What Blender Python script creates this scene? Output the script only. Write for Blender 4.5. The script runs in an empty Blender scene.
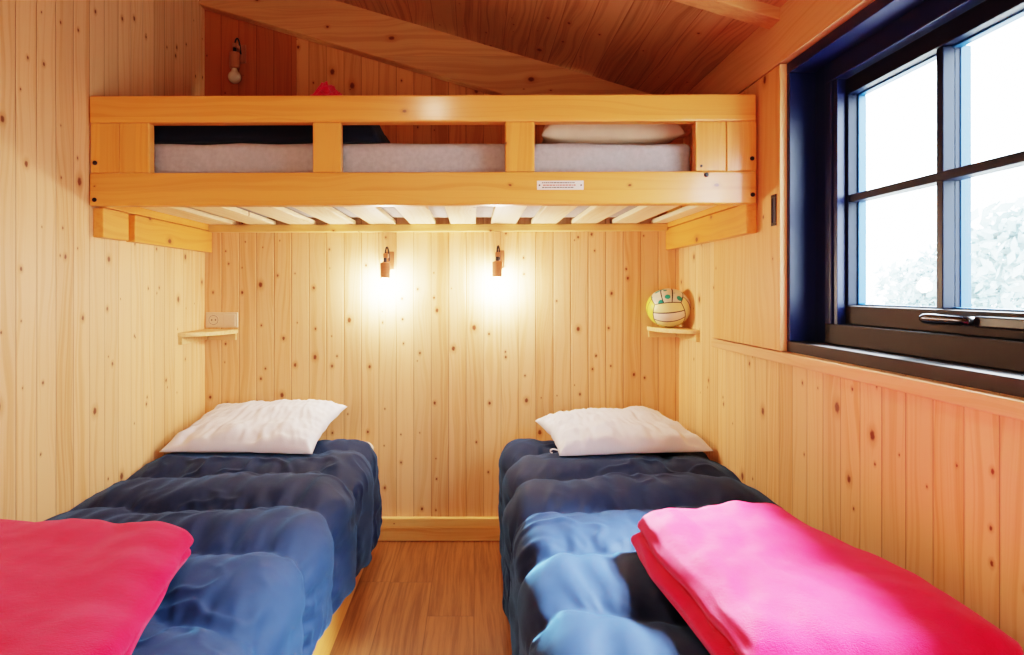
import bpy, bmesh, math, random
import numpy as np
from mathutils import Vector, Matrix
random.seed(4); rs = np.random.RandomState(7)
scn = bpy.context.scene
C = scn.collection
PI = math.pi

# ------------------------------------------------------------------ helpers
def tag(o, label=None, cat=None, group=None, kind=None):
    if label: o['label'] = label
    if cat: o['category'] = cat
    if group: o['group'] = group
    if kind: o['kind'] = kind
    return o
OFF = {}
def thing(name, label, cat, loc=(0, 0, 0), group=None):
    o = bpy.data.objects.new(name, None); C.objects.link(o)
    o.location = loc; o.empty_display_size = .05
    OFF[o.name] = Vector(loc)
    return tag(o, label, cat, group)
def link(name, me, mats, parent=None, loc=(0, 0, 0), smooth=False):
    """me in world coordinates; shifted so that it is local to loc or parent"""
    off = OFF[parent.name] if parent else Vector(loc)
    me.transform(Matrix.Translation(-off))
    o = bpy.data.objects.new(name, me); C.objects.link(o)
    if parent: o.parent = parent
    else: o.location = loc
    OFF[o.name] = off
    for m in (mats if isinstance(mats, (list, tuple)) else [mats]): me.materials.append(m)
    if smooth:
        for p in me.polygons: p.use_smooth = True
    return o
def obj(name, bm, mats, parent=None, loc=(0, 0, 0), smooth=False):
    me = bpy.data.meshes.new(name); bmesh.ops.recalc_face_normals(bm, faces=bm.faces[:]); bm.to_mesh(me); bm.free()
    return link(name, me, mats, parent, loc, smooth)
def box(x0, x1, y0, y1, z0, z1, bev=0.0, bm=None, seg=2):
    b = bmesh.new()
    bmesh.ops.create_cube(b, size=1)
    for v in b.verts:
        v.co = Vector(((x0 + x1) / 2 + v.co.x * (x1 - x0), (y0 + y1) / 2 + v.co.y * (y1 - y0), (z0 + z1) / 2 + v.co.z * (z1 - z0)))
    if bev: bmesh.ops.bevel(b, geom=b.edges[:], offset=bev, segments=seg, profile=.5, affect='EDGES')
    if bm is None: return b
    me = bpy.data.meshes.new('t'); b.to_mesh(me); b.free(); bm.from_mesh(me); bpy.data.meshes.remove(me)
    return bm
def prism(pts, axis, a0, a1, bev=0.0, bm=None):
    """pts 2D polygon in the two other axes (order x,y,z without axis)"""
    b = bmesh.new()
    def P(p, a):
        l = list(p); l.insert('xyz'.index(axis), a); return Vector(l)
    v0 = [b.verts.new(P(p, a0)) for p in pts]; v1 = [b.verts.new(P(p, a1)) for p in pts]
    n = len(pts)
    b.faces.new(v0); b.faces.new(v1[::-1])
    for i in range(n): b.faces.new((v0[i], v0[(i + 1) % n], v1[(i + 1) % n], v1[i]))
    bmesh.ops.recalc_face_normals(b, faces=b.faces[:])
    if bev: bmesh.ops.bevel(b, geom=b.edges[:], offset=bev, segments=2, profile=.5, affect='EDGES')
    if bm is None: return b
    me = bpy.data.meshes.new('t'); b.to_mesh(me); b.free(); bm.from_mesh(me); bpy.data.meshes.remove(me)
    return bm
def lathe(prof, c, axis='z', n=28, bm=None):
    """prof list of (r, h) along axis from point c"""
    bm = bm or bmesh.new(); rings = []
    for r, h in prof:
        ring = []
        for i in range(n):
            a = 2 * PI * i / n; p = (r * math.cos(a), r * math.sin(a), h)
            if axis == 'y': p = (p[0], p[2], p[1])
            if axis == 'x': p = (p[2], p[0], p[1])
            ring.append(bm.verts.new(Vector(c) + Vector(p)))
        rings.append(ring)
    for a, b in zip(rings[:-1], rings[1:]):
        for i in range(n): bm.faces.new((a[i], a[(i + 1) % n], b[(i + 1) % n], b[i]))
    bm.faces.new(rings[0][::-1]); bm.faces.new(rings[-1])
    return bm
def tube(pts, r, bm=None, n=8):
    bm = bm or bmesh.new(); pts = [Vector(p) for p in pts]; rings = []
    up = Vector((0.13, .9, .31))
    for i, p in enumerate(pts):
        t = (pts[min(i + 1, len(pts) - 1)] - pts[max(i - 1, 0)]).normalized()
        s = t.cross(up).normalized(); w = s.cross(t)
        rings.append([bm.verts.new(p + r * (s * math.cos(2 * PI * k / n) + w * math.sin(2 * PI * k / n))) for k in range(n)])
    for a, b in zip(rings[:-1], rings[1:]):
        for i in range(n): bm.faces.new((a[i], a[(i + 1) % n], b[(i + 1) % n], b[i]))
    bm.faces.new(rings[0][::-1]); bm.faces.new(rings[-1])
    return bm
def grid_mesh(name, Pts, close_u=False):
    nu, nv = Pts.shape[:2]; me = bpy.data.meshes.new(name)
    idx = np.arange(nu * nv).reshape(nu, nv)
    if close_u: idx = np.vstack([idx, idx[:1]])
    f = np.stack([idx[:-1, :-1], idx[1:, :-1], idx[1:, 1:], idx[:-1, 1:]], -1).reshape(-1, 4)
    me.from_pydata(Pts.reshape(-1, 3).tolist(), [], f.tolist()); me.update()
    return me
# numpy gradient noise
_perm = rs.permutation(512); _g = rs.randn(512, 2); _g /= np.linalg.norm(_g, axis=1)[:, None]
def nz(x, y, seed=0):
    x = np.asarray(x, float) + seed * 17.31; y = np.asarray(y, float) + seed * 9.77
    xi = np.floor(x).astype(int); yi = np.floor(y).astype(int); fx = x - xi; fy = y - yi
    def gr(i, j, dx, dy):
        h = _perm[(_perm[i % 512] + j) % 512]; g = _g[h]; return g[..., 0] * dx + g[..., 1] * dy
    s = lambda t: t * t * t * (t * (t * 6 - 15) + 10)
    u, v = s(fx), s(fy)
    a = gr(xi, yi, fx, fy) * (1 - u) + gr(xi + 1, yi, fx - 1, fy) * u
    b = gr(xi, yi + 1, fx, fy - 1) * (1 - u) + gr(xi + 1, yi + 1, fx - 1, fy - 1) * u
    return (a * (1 - v) + b * v) * 1.5
def fbm(x, y, o=3, seed=0):
    r = 0
    for k in range(o): r = r + nz(x * 2 ** k, y * 2 ** k, seed + k) / 2 ** k
    return r
def smooth(a, b, x):
    t = np.clip((x - a) / (b - a), 0, 1); return t * t * (3 - 2 * t)

# ------------------------------------------------------------------ materials
class NT:
    def __init__(s, name):
        s.m = bpy.data.materials.new(name); s.m.use_nodes = True; s.t = s.m.node_tree; s.t.nodes.clear()
        s.out = s.t.nodes.new('ShaderNodeOutputMaterial')
    def n(s, typ, ins=None, **kw):
        nd = s.t.nodes.new(typ)
        for k, v in kw.items(): setattr(nd, k, v)
        for k, v in (ins or {}).items(): s.set(nd.inputs[k], v)
        return nd
    def set(s, sock, v):
        if isinstance(v, bpy.types.NodeSocket): s.t.links.new(v, sock)
        elif isinstance(v, (int, float)) and hasattr(sock.default_value, '__len__'): sock.default_value = (v, v, v)
        else: sock.default_value = v
    def M(s, op, a, b=None, c=None, clamp=False):
        nd = s.n('ShaderNodeMath', operation=op, use_clamp=clamp)
        s.set(nd.inputs[0], a)
        if b is not None: s.set(nd.inputs[1], b)
        if c is not None: s.set(nd.inputs[2], c)
        return nd.outputs[0]
    def V(s, x, y, z=0.0):
        return s.n('ShaderNodeCombineXYZ', {0: x, 1: y, 2: z}).outputs[0]
    def ss(s, v, a, b, lo=0.0, hi=1.0):
        return s.n('ShaderNodeMapRange', {0: v, 1: a, 2: b, 3: lo, 4: hi}, interpolation_type='SMOOTHSTEP').outputs[0]
    def noise(s, vec, scale=1.0, detail=2.0, rough=.5, dist=0.0):
        return s.n('ShaderNodeTexNoise', {'Vector': vec, 'Scale': scale, 'Detail': detail, 'Roughness': rough, 'Distortion': dist}).outputs[0]
    def mix(s, f, a, b, mode='MIX'):
        nd = s.n('ShaderNodeMix', data_type='RGBA', blend_type=mode)
        s.set(nd.inputs[0], f); s.set(nd.inputs[6], a); s.set(nd.inputs[7], b); return nd.outputs[2]
    def white(s, v):
        nd = s.n('ShaderNodeTexWhiteNoise', {'Vector': v}, noise_dimensions='3D')
        sp = s.n('ShaderNodeSeparateColor', {0: nd.outputs[1]})
        return nd.outputs[0], sp.outputs[0], sp.outputs[1], sp.outputs[2]
    def coords(s):
        co = s.n('ShaderNodeTexCoord').outputs['Object']; sp = s.n('ShaderNodeSeparateXYZ', {0: co})
        return co, dict(x=sp.outputs[0], y=sp.outputs[1], z=sp.outputs[2])
    def bsdf(s, **kw):
        b = s.n('ShaderNodeBsdfPrincipled')
        for k, v in kw.items(): s.set(b.inputs[k.replace('_', ' ')], v)
        s.t.links.new(b.outputs[0], s.out.inputs[0]); return b
    def bump(s, h, strength=.3, dist=.01):
        return s.n('ShaderNodeBump', {'Height': h, 'Strength': strength, 'Distance': dist}).outputs[0]
def rgb(r, g, b):
    f = lambda c: ((c / 255 + .055) / 1.055) ** 2.4 if c > 10 else c / 255 / 12.92
    return (f(r), f(g), f(b), 1)

def pine(name, grain, across, bw, light, dark, groove=True, knots=.5, rough=.5, contrast=1.0, coat=0.0, var=.16, knotcol=(104, 44, 14), seed=0.0):
    s = NT(name); co, X = s.coords()
    g, a = X[grain], X[across]
    third = X[[k for k in 'xyz' if k not in (grain, across)][0]]
    a0 = s.M('ADD', a, 10.0 + seed * .37)
    ai = s.M('DIVIDE', a0, bw); idx = s.M('FLOOR', ai); fr = s.M('FRACT', ai)
    w, r1, r2, r3 = s.white(s.V(idx, 3.3 + seed, 1.7))
    gg = s.M('ADD', g, s.M('MULTIPLY_ADD', r1, 23.0, 5.0 + seed))
    ks = None; warp = 0.0; halo = None
    for L, dens, sc in ((.38, knots, 1.0), (.145, knots * .5, .55)):
        kj = s.M('DIVIDE', s.M('ADD', gg, L * 3.3), L); j = s.M('FLOOR', kj); gf = s.M('FRACT', kj)
        w0, k1, k2, k3 = s.white(s.V(idx, j, 7.1 * sc + seed))
        da = s.M('MULTIPLY', s.M('SUBTRACT', fr, s.M('MULTIPLY_ADD', k1, .7, .15)), bw)
        dg = s.M('MULTIPLY', s.M('SUBTRACT', gf, s.M('MULTIPLY_ADD', k2, .6, .2)), L * .72)
        d = s.M('SQRT', s.M('ADD', s.M('MULTIPLY', da, da), s.M('MULTIPLY', dg, dg)))
        nn = s.noise(s.V(a, g, third), 140.0, 1.0)
        d = s.M('ADD', d, s.M('MULTIPLY', s.M('SUBTRACT', nn, .5), .004 * sc))
        pres = s.M('LESS_THAN', w0, dens)
        rad = s.M('MULTIPLY', s.M('MULTIPLY_ADD', s.M('POWER', k3, 3.0), .0065, .0032), sc)
        q = s.M('DIVIDE', d, rad)
        k = s.M('MULTIPLY', s.ss(q, 1.35, .6), pres)
        h = s.M('MULTIPLY', s.ss(q, 3.4, .8), pres)
        ex = s.M('POWER', 2.718, s.M('MULTIPLY', s.M('MULTIPLY', q, q), -.10))
        wv = s.M('MULTIPLY', s.M('MULTIPLY', s.M('MULTIPLY', s.M('TANH', s.M('DIVIDE', da, .006)), ex), pres), .009 * sc)
        warp = wv if isinstance(warp, float) else s.M('ADD', warp, wv)
        ks = k if ks is None else s.M('MAXIMUM', ks, k); halo = h if halo is None else s.M('MAXIMUM', halo, h)
    wob = s.M('MULTIPLY', s.M('SUBTRACT', s.noise(s.V(s.M('MULTIPLY', a0, 5.0), s.M('MULTIPLY', gg, 1.5), s.M('MULTIPLY', r2, 40.0)), 1.0, 2.0), .5), .11)
    aw = s.M('ADD', s.M('SUBTRACT', a0, warp), wob)
    vec = s.V(s.M('MULTIPLY', aw, 80.0), s.M('MULTIPLY', gg, 1.0), s.M('MULTIPLY_ADD', r3, 50.0, s.M('MULTIPLY', third, 60.0)))
    st = s.noise(vec, 1.0, 2.0, .55)
    stripes = s.ss(st, .40, .68)
    vec2 = s.V(s.M('MULTIPLY', aw, 420.0), s.M('MULTIPLY', gg, 6.0), s.M('MULTIPLY', third, 200.0))
    fine = s.noise(vec2, 1.0, 2.0)
    big = s.noise(s.V(s.M('MULTIPLY', a0, 2.0), s.M('MULTIPLY', gg, .8), s.M('MULTIPLY', r1, 30.0)), 1.0, 2.0)
    f = s.M('ADD', s.M('MULTIPLY', stripes, .42 * contrast), s.M('MULTIPLY', s.M('SUBTRACT', fine, .5), .35 * contrast))
    f = s.M('ADD', f, s.M('MULTIPLY', s.M('SUBTRACT', big, .5), .5 * contrast))
    f = s.M('ADD', f, s.M('MULTIPLY', s.M('SUBTRACT', r2, .5), var * 2.2), clamp=True)
    col = s.mix(f, light, dark)
    bright = s.M('MULTIPLY_ADD', s.M('SUBTRACT', r3, .5), var, 1.0)
    col = s.mix(1.0, col, s.V(bright, bright, bright), 'MULTIPLY')
    col = s.mix(s.M('MULTIPLY', halo, .38), col, rgb(172, 98, 40))
    col = s.mix(s.M('MULTIPLY', ks, .88), col, rgb(*knotcol))
    hgt = s.M('MULTIPLY', fine, .08)
    if groove:
        e = s.M('MINIMUM', fr, s.M('SUBTRACT', 1.0, fr))
        e = s.M('MULTIPLY', e, bw)
        gm = s.ss(e, .0022, .0004)
        col = s.mix(s.M('MULTIPLY', gm, s.M('MULTIPLY_ADD', r1, .4, .38)), col, rgb(120, 66, 26))
        hgt = s.M('SUBTRACT', hgt, s.ss(e, .0042, .0005))
    b = s.bsdf(Base_Color=col, Roughness=rough, Normal=s.bump(hgt, .35, .004))
    b.inputs['Coat Weight'].default_value = coat; b.inputs['Coat Roughness'].default_value = .17
    b.inputs['Specular IOR Level'].default_value = .35
    return s.m
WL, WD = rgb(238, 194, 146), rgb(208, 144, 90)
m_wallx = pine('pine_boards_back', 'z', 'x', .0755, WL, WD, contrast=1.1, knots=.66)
m_gableshade = pine('pine_boards_gable_shade', 'z', 'x', .0755, rgb(216, 154, 100), rgb(180, 112, 62), contrast=1.1, knots=.66)  # same pine as wall_back, shade above the bunk put into the colour
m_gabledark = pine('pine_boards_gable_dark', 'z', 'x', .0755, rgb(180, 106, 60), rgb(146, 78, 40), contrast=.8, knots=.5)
m_wally = pine('pine_boards_side', 'z', 'y', .0755, WL, WD, seed=3, contrast=1.1, knots=.66)
m_ceil = pine('pine_boards_ceiling', 'y', 'x', .095, rgb(198, 146, 102), rgb(148, 98, 60), seed=5, knots=.6, contrast=1.35)
m_headery = pine('pine_plank_y', 'y', 'z', .3, rgb(232, 186, 140), rgb(204, 146, 98), groove=False, seed=2, knots=.3)
m_beamx = pine('pine_beam_x', 'x', 'z', .2, rgb(214, 160, 108), rgb(182, 120, 74), groove=False, seed=9, knots=.8)
m_shut = pine('pine_panel', 'z', 'y', .21, rgb(232, 182, 128), rgb(206, 138, 82), groove=False, seed=6, knots=.6, var=.05)
BL, BD = rgb(236, 164, 86), rgb(206, 124, 50)
m_railx = pine('varnished_pine_x', 'x', 'z', .075, BL, BD, groove=False, seed=1, knots=.22, rough=.35, coat=.6, var=.10, contrast=.8)
m_railz = pine('varnished_pine_z', 'z', 'x', .11, BL, BD, groove=False, seed=11, knots=.12, rough=.35, coat=.6, var=.12, contrast=.8)
m_raily = pine('varnished_pine_y', 'y', 'z', .07, BL, BD, groove=False, seed=4, knots=.3, rough=.4, coat=.4, var=.06, contrast=.8)
m_slat = pine('pale_slat', 'y', 'x', .172, rgb(246, 226, 190), rgb(222, 186, 132), groove=False, seed=8, knots=.2)
m_shelf = pine('shelf_pine', 'x', 'y', .1, rgb(238, 204, 150), rgb(214, 164, 104), groove=False, seed=12, knots=.2)
m_trimx = pine('trim_pine_x', 'x', 'z', .06, rgb(238, 196, 130), rgb(214, 156, 88), groove=False, seed=13, knots=.2)
m_socketwood = pine('lamp_wood', 'z', 'x', .05, rgb(176, 116, 80), rgb(140, 84, 54), groove=False, seed=14, knots=0)

def oak_floor():
    s = NT('oak_floor'); co, X = s.coords(); bw = .155
    ai = s.M('DIVIDE', s.M('ADD', X['x'], 10.075), bw); i = s.M('FLOOR', ai); fr = s.M('FRACT', ai)
    w, r1, r2, r3 = s.white(s.V(i, 2.0, 5.0)); L = 1.2
    yj = s.M('DIVIDE', s.M('ADD', X['y'], s.M('MULTIPLY_ADD', r1, 1.2, 10.0)), L); j = s.M('FLOOR', yj); fy = s.M('FRACT', yj)
    w2, q1, q2, q3 = s.white(s.V(i, j, 1.0))
    wob = s.M('MULTIPLY', s.noise(s.V(s.M('MULTIPLY', X['x'], 6.0), s.M('MULTIPLY', X['y'], 1.5), s.M('MULTIPLY', q1, 50.0)), 1.0, 2.0), .05)
    ax = s.M('ADD', X['x'], wob)
    st = s.noise(s.V(s.M('MULTIPLY', ax, 70.0), s.M('MULTIPLY', X['y'], 2.2), s.M('MULTIPLY', q2, 40.0)), 1.0, 4.0, .65)
    fine = s.noise(s.V(s.M('MULTIPLY', ax, 380.0), s.M('MULTIPLY', X['y'], 14.0), 0.0), 1.0, 2.0)
    f = s.M('ADD', s.ss(st, .3, .72), s.M('MULTIPLY', s.M('SUBTRACT', fine, .5), .5))
    f = s.M('ADD', f, s.M('MULTIPLY', s.M('SUBTRACT', q3, .5), .45), clamp=True)
    col = s.mix(f, rgb(160, 104, 64), rgb(116, 72, 42))
    e = s.M('MULTIPLY', s.M('MINIMUM', fr, s.M('SUBTRACT', 1.0, fr)), bw); e2 = s.M('MULTIPLY', s.M('MINIMUM', fy, s.M('SUBTRACT', 1.0, fy)), L)
    gm = s.ss(s.M('MINIMUM', e, e2), .0022, .0005)
    col = s.mix(s.M('MULTIPLY', gm, .6), col, rgb(80, 46, 22))
    s.bsdf(Base_Color=col, Roughness=.48, Normal=s.bump(s.M('SUBTRACT', s.M('MULTIPLY', fine, .2), gm), .2, .002))
    return s.m
m_floor = oak_floor()
def simple(name, col, rough=.5, metal=0.0, noise_amt=.06, nscale=40.0, bump=.1, bscale=None, spec=.5, coat=0.0, sheen=0.0, sheen_tint=None, sub=0.0):
    s = NT(name); co, X = s.coords()
    n = s.noise(co, nscale, 3.0)
    f = s.M('MULTIPLY_ADD', s.M('SUBTRACT', n, .5), noise_amt * 2, 1.0)
    c = s.mix(1.0, col, s.V(f, f, f), 'MULTIPLY')
    h = s.noise(co, bscale or nscale * 4, 3.0)
    b = s.bsdf(Base_Color=c, Roughness=rough, Metallic=metal, Normal=s.bump(h, bump, .002))
    b.inputs['Specular IOR Level'].default_value = spec; b.inputs['Coat Weight'].default_value = coat
    b.inputs['Sheen Weight'].default_value = sheen
    if sheen_tint: b.inputs['Sheen Tint'].default_value = sheen_tint
    b.inputs['Sheen Roughness'].default_value = .35
    return s.m
m_navy = simple('navy_cotton', rgb(26, 45, 78), .75, noise_amt=.12, nscale=90, bump=.25, bscale=900, spec=.25, sheen=.35, sheen_tint=rgb(110, 176, 232))
m_navydark = simple('dark_navy_cloth', rgb(26, 30, 44), .85, noise_amt=.2, nscale=60, bump=.3, bscale=500, spec=.2, sheen=.1)
def fleece(name, col):
    s = NT(name); co, X = s.coords()
    n = s.noise(co, 55.0, 4.0, .65); n2 = s.noise(co, 420.0, 3.0, .7)
    f = s.M('ADD', s.M('MULTIPLY_ADD', s.M('SUBTRACT', n, .5), .45, 1.0), s.M('MULTIPLY', s.M('SUBTRACT', n2, .5), .5))
    c = s.mix(1.0, col, s.V(f, f, f), 'MULTIPLY')
    b = s.bsdf(Base_Color=c, Roughness=.95, Normal=s.bump(s.M('ADD', n2, s.M('MULTIPLY', n, .6)), .55, .004))
    b.inputs['Specular IOR Level'].default_value = .1; b.inputs['Sheen Weight'].default_value = .62; b.inputs['Sheen Roughness'].default_value = .45
    b.inputs['Sheen Tint'].default_value = rgb(255, 176, 206)
    return s.m
m_fleece = fleece('pink_red_fleece', rgb(230, 12, 72))
m_white = simple('white_cotton', rgb(226, 232, 244), .8, noise_amt=.02, bump=.15, bscale=700, spec=.2, sheen=.1)
m_ticking = simple('white_mattress_cloth', rgb(226, 222, 212), .8, noise_amt=.04, bump=.3, bscale=300, spec=.2)
m_greycover = simple('grey_mattress_cover', rgb(176, 172, 172), .9, noise_amt=.22, nscale=70, bump=.4, bscale=260, spec=.15)
m_beige = simple('thin_beige_cover', rgb(214, 186, 158), .85, noise_amt=.1, nscale=30, bump=.3, bscale=240, spec=.2)
m_frame = simple('dark_frame_metal', rgb(40, 34, 36), .62, noise_amt=.04, bump=.12, bscale=700, spec=.4)
m_framein = simple('frame_glare_blue', rgb(20, 32, 76), .36, noise_amt=.04, bump=.05, bscale=300, spec=.5)  # blue lens glare put into the colour of the dark frame
m_sash = simple('sash_glare_blue', rgb(9, 20, 46), .42, noise_amt=.04, bump=.05, bscale=300, spec=.3)  # same dark frame nearer the glass, glare tinted into its colour
m_revsky = simple('reveal_sky_tint', rgb(14, 70, 112), .4, noise_amt=.04, bump=.05, spec=.5)  # skylight on the glazing reveals painted in as teal blue
m_black = simple('black_plastic', rgb(24, 22, 24), .35, bump=.05)
m_chrome = simple('polished_dark_metal', rgb(70, 70, 78), .2, metal=1.0, noise_amt=.02, bump=0.0)
m_socket = simple('beige_plastic', rgb(222, 204, 176), .35, noise_amt=.02, bump=.02)
m_labelwhite = simple('label_white', rgb(236, 228, 214), .5, noise_amt=.02, bump=0.0)
m_inkdark = simple('ink_dark', rgb(92, 70, 66), .6, bump=0.0)
m_inkred = simple('ink_red', rgb(196, 90, 74), .6, bump=0.0)
m_bulboff = simple('frosted_bulb', rgb(226, 206, 176), .25, noise_amt=.02, bump=0.0)
m_leaf = simple('pale_leaf', rgb(150, 170, 172), .6, noise_amt=.3, nscale=3, bump=0.0)
m_bark = simple('bark', rgb(120, 105, 92), .9, noise_amt=.3, bump=.6)
m_gravel = simple('pale_gravel', rgb(190, 186, 176), .9, noise_amt=.25, nscale=20, bump=.4)
def glow(name, col, st):
    s = NT(name); e = s.n('ShaderNodeEmission', {'Color': col, 'Strength': st}); s.t.links.new(e.outputs[0], s.out.inputs[0]); return s.m
m_bulbon = glow('lit_bulb', (1.0, .86, .68, 1), 370.0)
def glassm():
    s = NT('window_glass'); t = s.n('ShaderNodeBsdfTransparent', {'Color': (.94, .98, .98, 1)}); g = s.n('ShaderNodeBsdfGlossy', {'Color': (1, 1, 1, 1), 'Roughness': .02})
    mx = s.n('ShaderNodeMixShader', {0: .03, 1: t.outputs[0], 2: g.outputs[0]})
    s.t.links.new(mx.outputs[0], s.out.inputs[0]); return s.m
m_glass = glassm()

# ------------------------------------------------------------------ room shell   (camera at x=0 y=0 z=1.08, back wall y=2.68)
XL, XR, YB, YF = -1.163, .886, 2.68, -1.15
CZ = lambda x: 2.1304 - .2965 * x
def st(name, bm, m): return tag(obj(name, bm, m), kind='structure')
st('floor', box(XL - .12, XR + .14, YF - .1, YB + .12, -.1, 0), m_floor)
st('wall_back', prism([(XL - .12, 0), (XR + .14, 0), (XR + .14, 1.45), (XL - .12, 1.45)], 'y', YB, YB + .12), m_wallx)
st('wall_gable', prism([(XL - .12, 1.45), (XR + .14, 1.45), (XR + .14, CZ(XR + .14)), (XL - .12, CZ(XL - .12))], 'y', YB, YB + .12), m_gableshade)
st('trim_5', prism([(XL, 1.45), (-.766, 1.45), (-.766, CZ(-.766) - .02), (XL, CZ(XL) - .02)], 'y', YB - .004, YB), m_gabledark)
st('wall_front', prism([(XL - .12, 0), (XR + .14, 0), (XR + .14, CZ(XR + .14)), (XL - .12, CZ(XL - .12))], 'y', YF - .1, YF), m_wallx)
st('wall_left', prism([(YF, 0), (YB, 0), (YB, CZ(XL) + .02), (YF, CZ(XL) + .02)], 'x', XL - .12, XL), m_wally)
WY0, WY1, WZ0, WZ1 = .80, 1.745, .907, 1.717          # window opening
b = box(XR, XR + .14, YF, YB, 0, WZ0)
box(XR, XR + .14, WY1, YB, WZ0, WZ1, bm=b); box(XR, XR + .14, YF, WY0, WZ0, WZ1, bm=b)
box(XR, XR + .14, YF, YB, WZ1, CZ(XR) + .02, bm=b)
st('wall_right', b, m_wally)
st('ceiling', prism([(XL - .13, CZ(XL - .13)), (XR + .15, CZ(XR + .15)), (XR + .15, CZ(XR + .15) + .1), (XL - .13, CZ(XL - .13) + .1)], 'y', YF - .1, YB + .12), m_ceil)
# plank over the window, under-window sill strip, roof beams, skirting
st('trim_1', prism([(XR - .024, WZ1 + .004), (XR - .001, WZ1 + .004), (XR - .001, CZ(XR) + .001), (XR - .024, CZ(XR - .024) + .001)], 'y', YF, YB, ), m_headery)
b = box(XR - .026, XR, YF, 2.25, .874, .905, .003)
st('trim_2', b, m_headery)
def beam(y0, y1, d, u=0.0, xr=XR): return prism([(XL, CZ(XL) - d), (xr, CZ(xr) - d), (xr, CZ(xr) + .005), (XL, CZ(XL) + .005)], 'y', y0, y1, .003)
st('trim_3', beam(2.62, YB, .186), m_beamx)
st('trim_4', beam(1.745, 1.812, .034, xr=XR - .02), m_beamx)
st('baseboard_back', box(XL, XR, YB - .012, YB, 0, .057, .002, bm=box(XL, XR, YB - .026, YB, .057, .102, .003)), m_trimx)
st('baseboard_left', box(XL, XL + .012, YF, YB - .027, 0, .06, .002), m_trimx)
st('baseboard_right', box(XR - .012, XR, YF, YB - .027, 0, .06, .002), m_trimx)

# ------------------------------------------------------------------ window
def ring(x0, x1, ya, yb, za, zb, w, wb=None, wt=None, bev=.002):
    """rectangular frame in the yz plane"""
    wb = wb or w; wt = wt or w; bm = bmesh.new()
    box(x0, x1, ya, yb, za, za + wb, bev, bm); box(x0, x1, ya, yb, zb - wt, zb, bev, bm)
    box(x0, x1, ya, ya + w, za + wb - .0, zb - wt, bev, bm); box(x0, x1, yb - w, yb, za + wb, zb - wt, bev, bm)
    return bm
win = bpy.data.objects.new('window_1', None); C.objects.link(win); win.location = (XR, 1.27, WZ0); OFF[win.name] = Vector(win.location)
tag(win, kind='structure')
fm = ring(XR - .006, XR + .10, WY0, WY1, WZ0, WZ1, .016, .030, .03)
def split_ring(name, bm, zc):
    low = bmesh.new(); me = bpy.data.meshes.new('t'); bm.to_mesh(me); low.from_mesh(me); bpy.data.meshes.remove(me)
    for b_, keep in ((bm, False), (low, True)):
        b_.verts.ensure_lookup_table(); seen = set()
        for v in b_.verts:
            if v in seen: continue
            st_, isl = [v], [v]; seen.add(v)
            while st_:
                for e in st_.pop().link_edges:
                    for q in e.verts:
                        if q not in seen: seen.add(q); st_.append(q); isl.append(q)
            if (max(q.co.z for q in isl) < zc) != keep:
                for q in isl: q.tag = True
        bmesh.ops.delete(b_, geom=[v for v in b_.verts if v.tag], context='VERTS')
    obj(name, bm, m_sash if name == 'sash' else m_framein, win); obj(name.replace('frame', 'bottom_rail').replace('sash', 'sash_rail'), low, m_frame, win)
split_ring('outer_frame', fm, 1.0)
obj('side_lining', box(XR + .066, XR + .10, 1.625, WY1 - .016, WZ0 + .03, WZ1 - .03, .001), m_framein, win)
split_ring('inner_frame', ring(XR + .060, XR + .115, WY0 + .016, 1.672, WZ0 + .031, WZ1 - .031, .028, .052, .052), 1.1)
SY0, SY1, SZ0, SZ1 = WY0 + .045, 1.643, .991, 1.632
GY0, GY1, GZ0, GZ1 = SY0 + .028, 1.614, 1.041, 1.590
split_ring('sash', ring(XR + .088, XR + .135, SY0, SY1, SZ0, SZ1, .028, .048, .042), 1.1)
bd = ring(XR + .112, XR + .134, GY0 - .002, GY1 + .006, GZ0 - .003, GZ1 + .006, .010, .006)
obj('glazing_bead', bd, m_revsky, win)
ym, zm = 1.303, 1.318
obj('muntin', box(XR + .092, XR + .13, ym - .0095, ym + .0095, GZ0, GZ1, .002), m_sash, win)
obj('muntin', box(XR + .090, XR + .128, GY0, GY1, zm - .010, zm + .010, .002), m_sash, win)
obj('muntin_spacer', box(XR + .128, XR + .15, ym - .012, ym + .009, GZ0, GZ1, .001), m_revsky, win)
for (ya, yb) in ((GY0 + .0, ym - .0095), (ym + .0095, GY1)):
    for (za, zb) in ((GZ0, zm - .01), (zm + .01, GZ1)):
        obj('pane', box(XR + .116, XR + .119, ya, yb, za, zb), m_glass, win)
# espagnolette lever
hx = XR + .088
lv = bmesh.new(); pts = []
hb = box(hx - .012, hx + .001, 1.075, 1.195, 1.008, 1.030, .004)
hp = obj('handle_plate', hb, m_black, win)
N = 22
ringpts = np.zeros((N, 16, 3))
for i in range(N):
    t = i / (N - 1); y = 1.325 - t * .135; r = .0115 * math.sqrt(max(0, 1 - (2 * t - 1) ** 6)) * (1 - .25 * t) + .0002
    for k in range(16):
        a = 2 * PI * k / 16; ringpts[i, k] = (hx - .022 + math.cos(a) * r * .8, y, 1.020 + math.sin(a) * r)
me = grid_mesh('handle_lever', np.concatenate([ringpts, ringpts[:, :1]], 1)); link('handle_lever', me, m_chrome, win, smooth=True)
obj('handle_neck', lathe([(.009, 0), (.008, .012), (.010, .024)], (hx - .024, 1.200, 1.020), 'x'), m_black, win, smooth=True)

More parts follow.
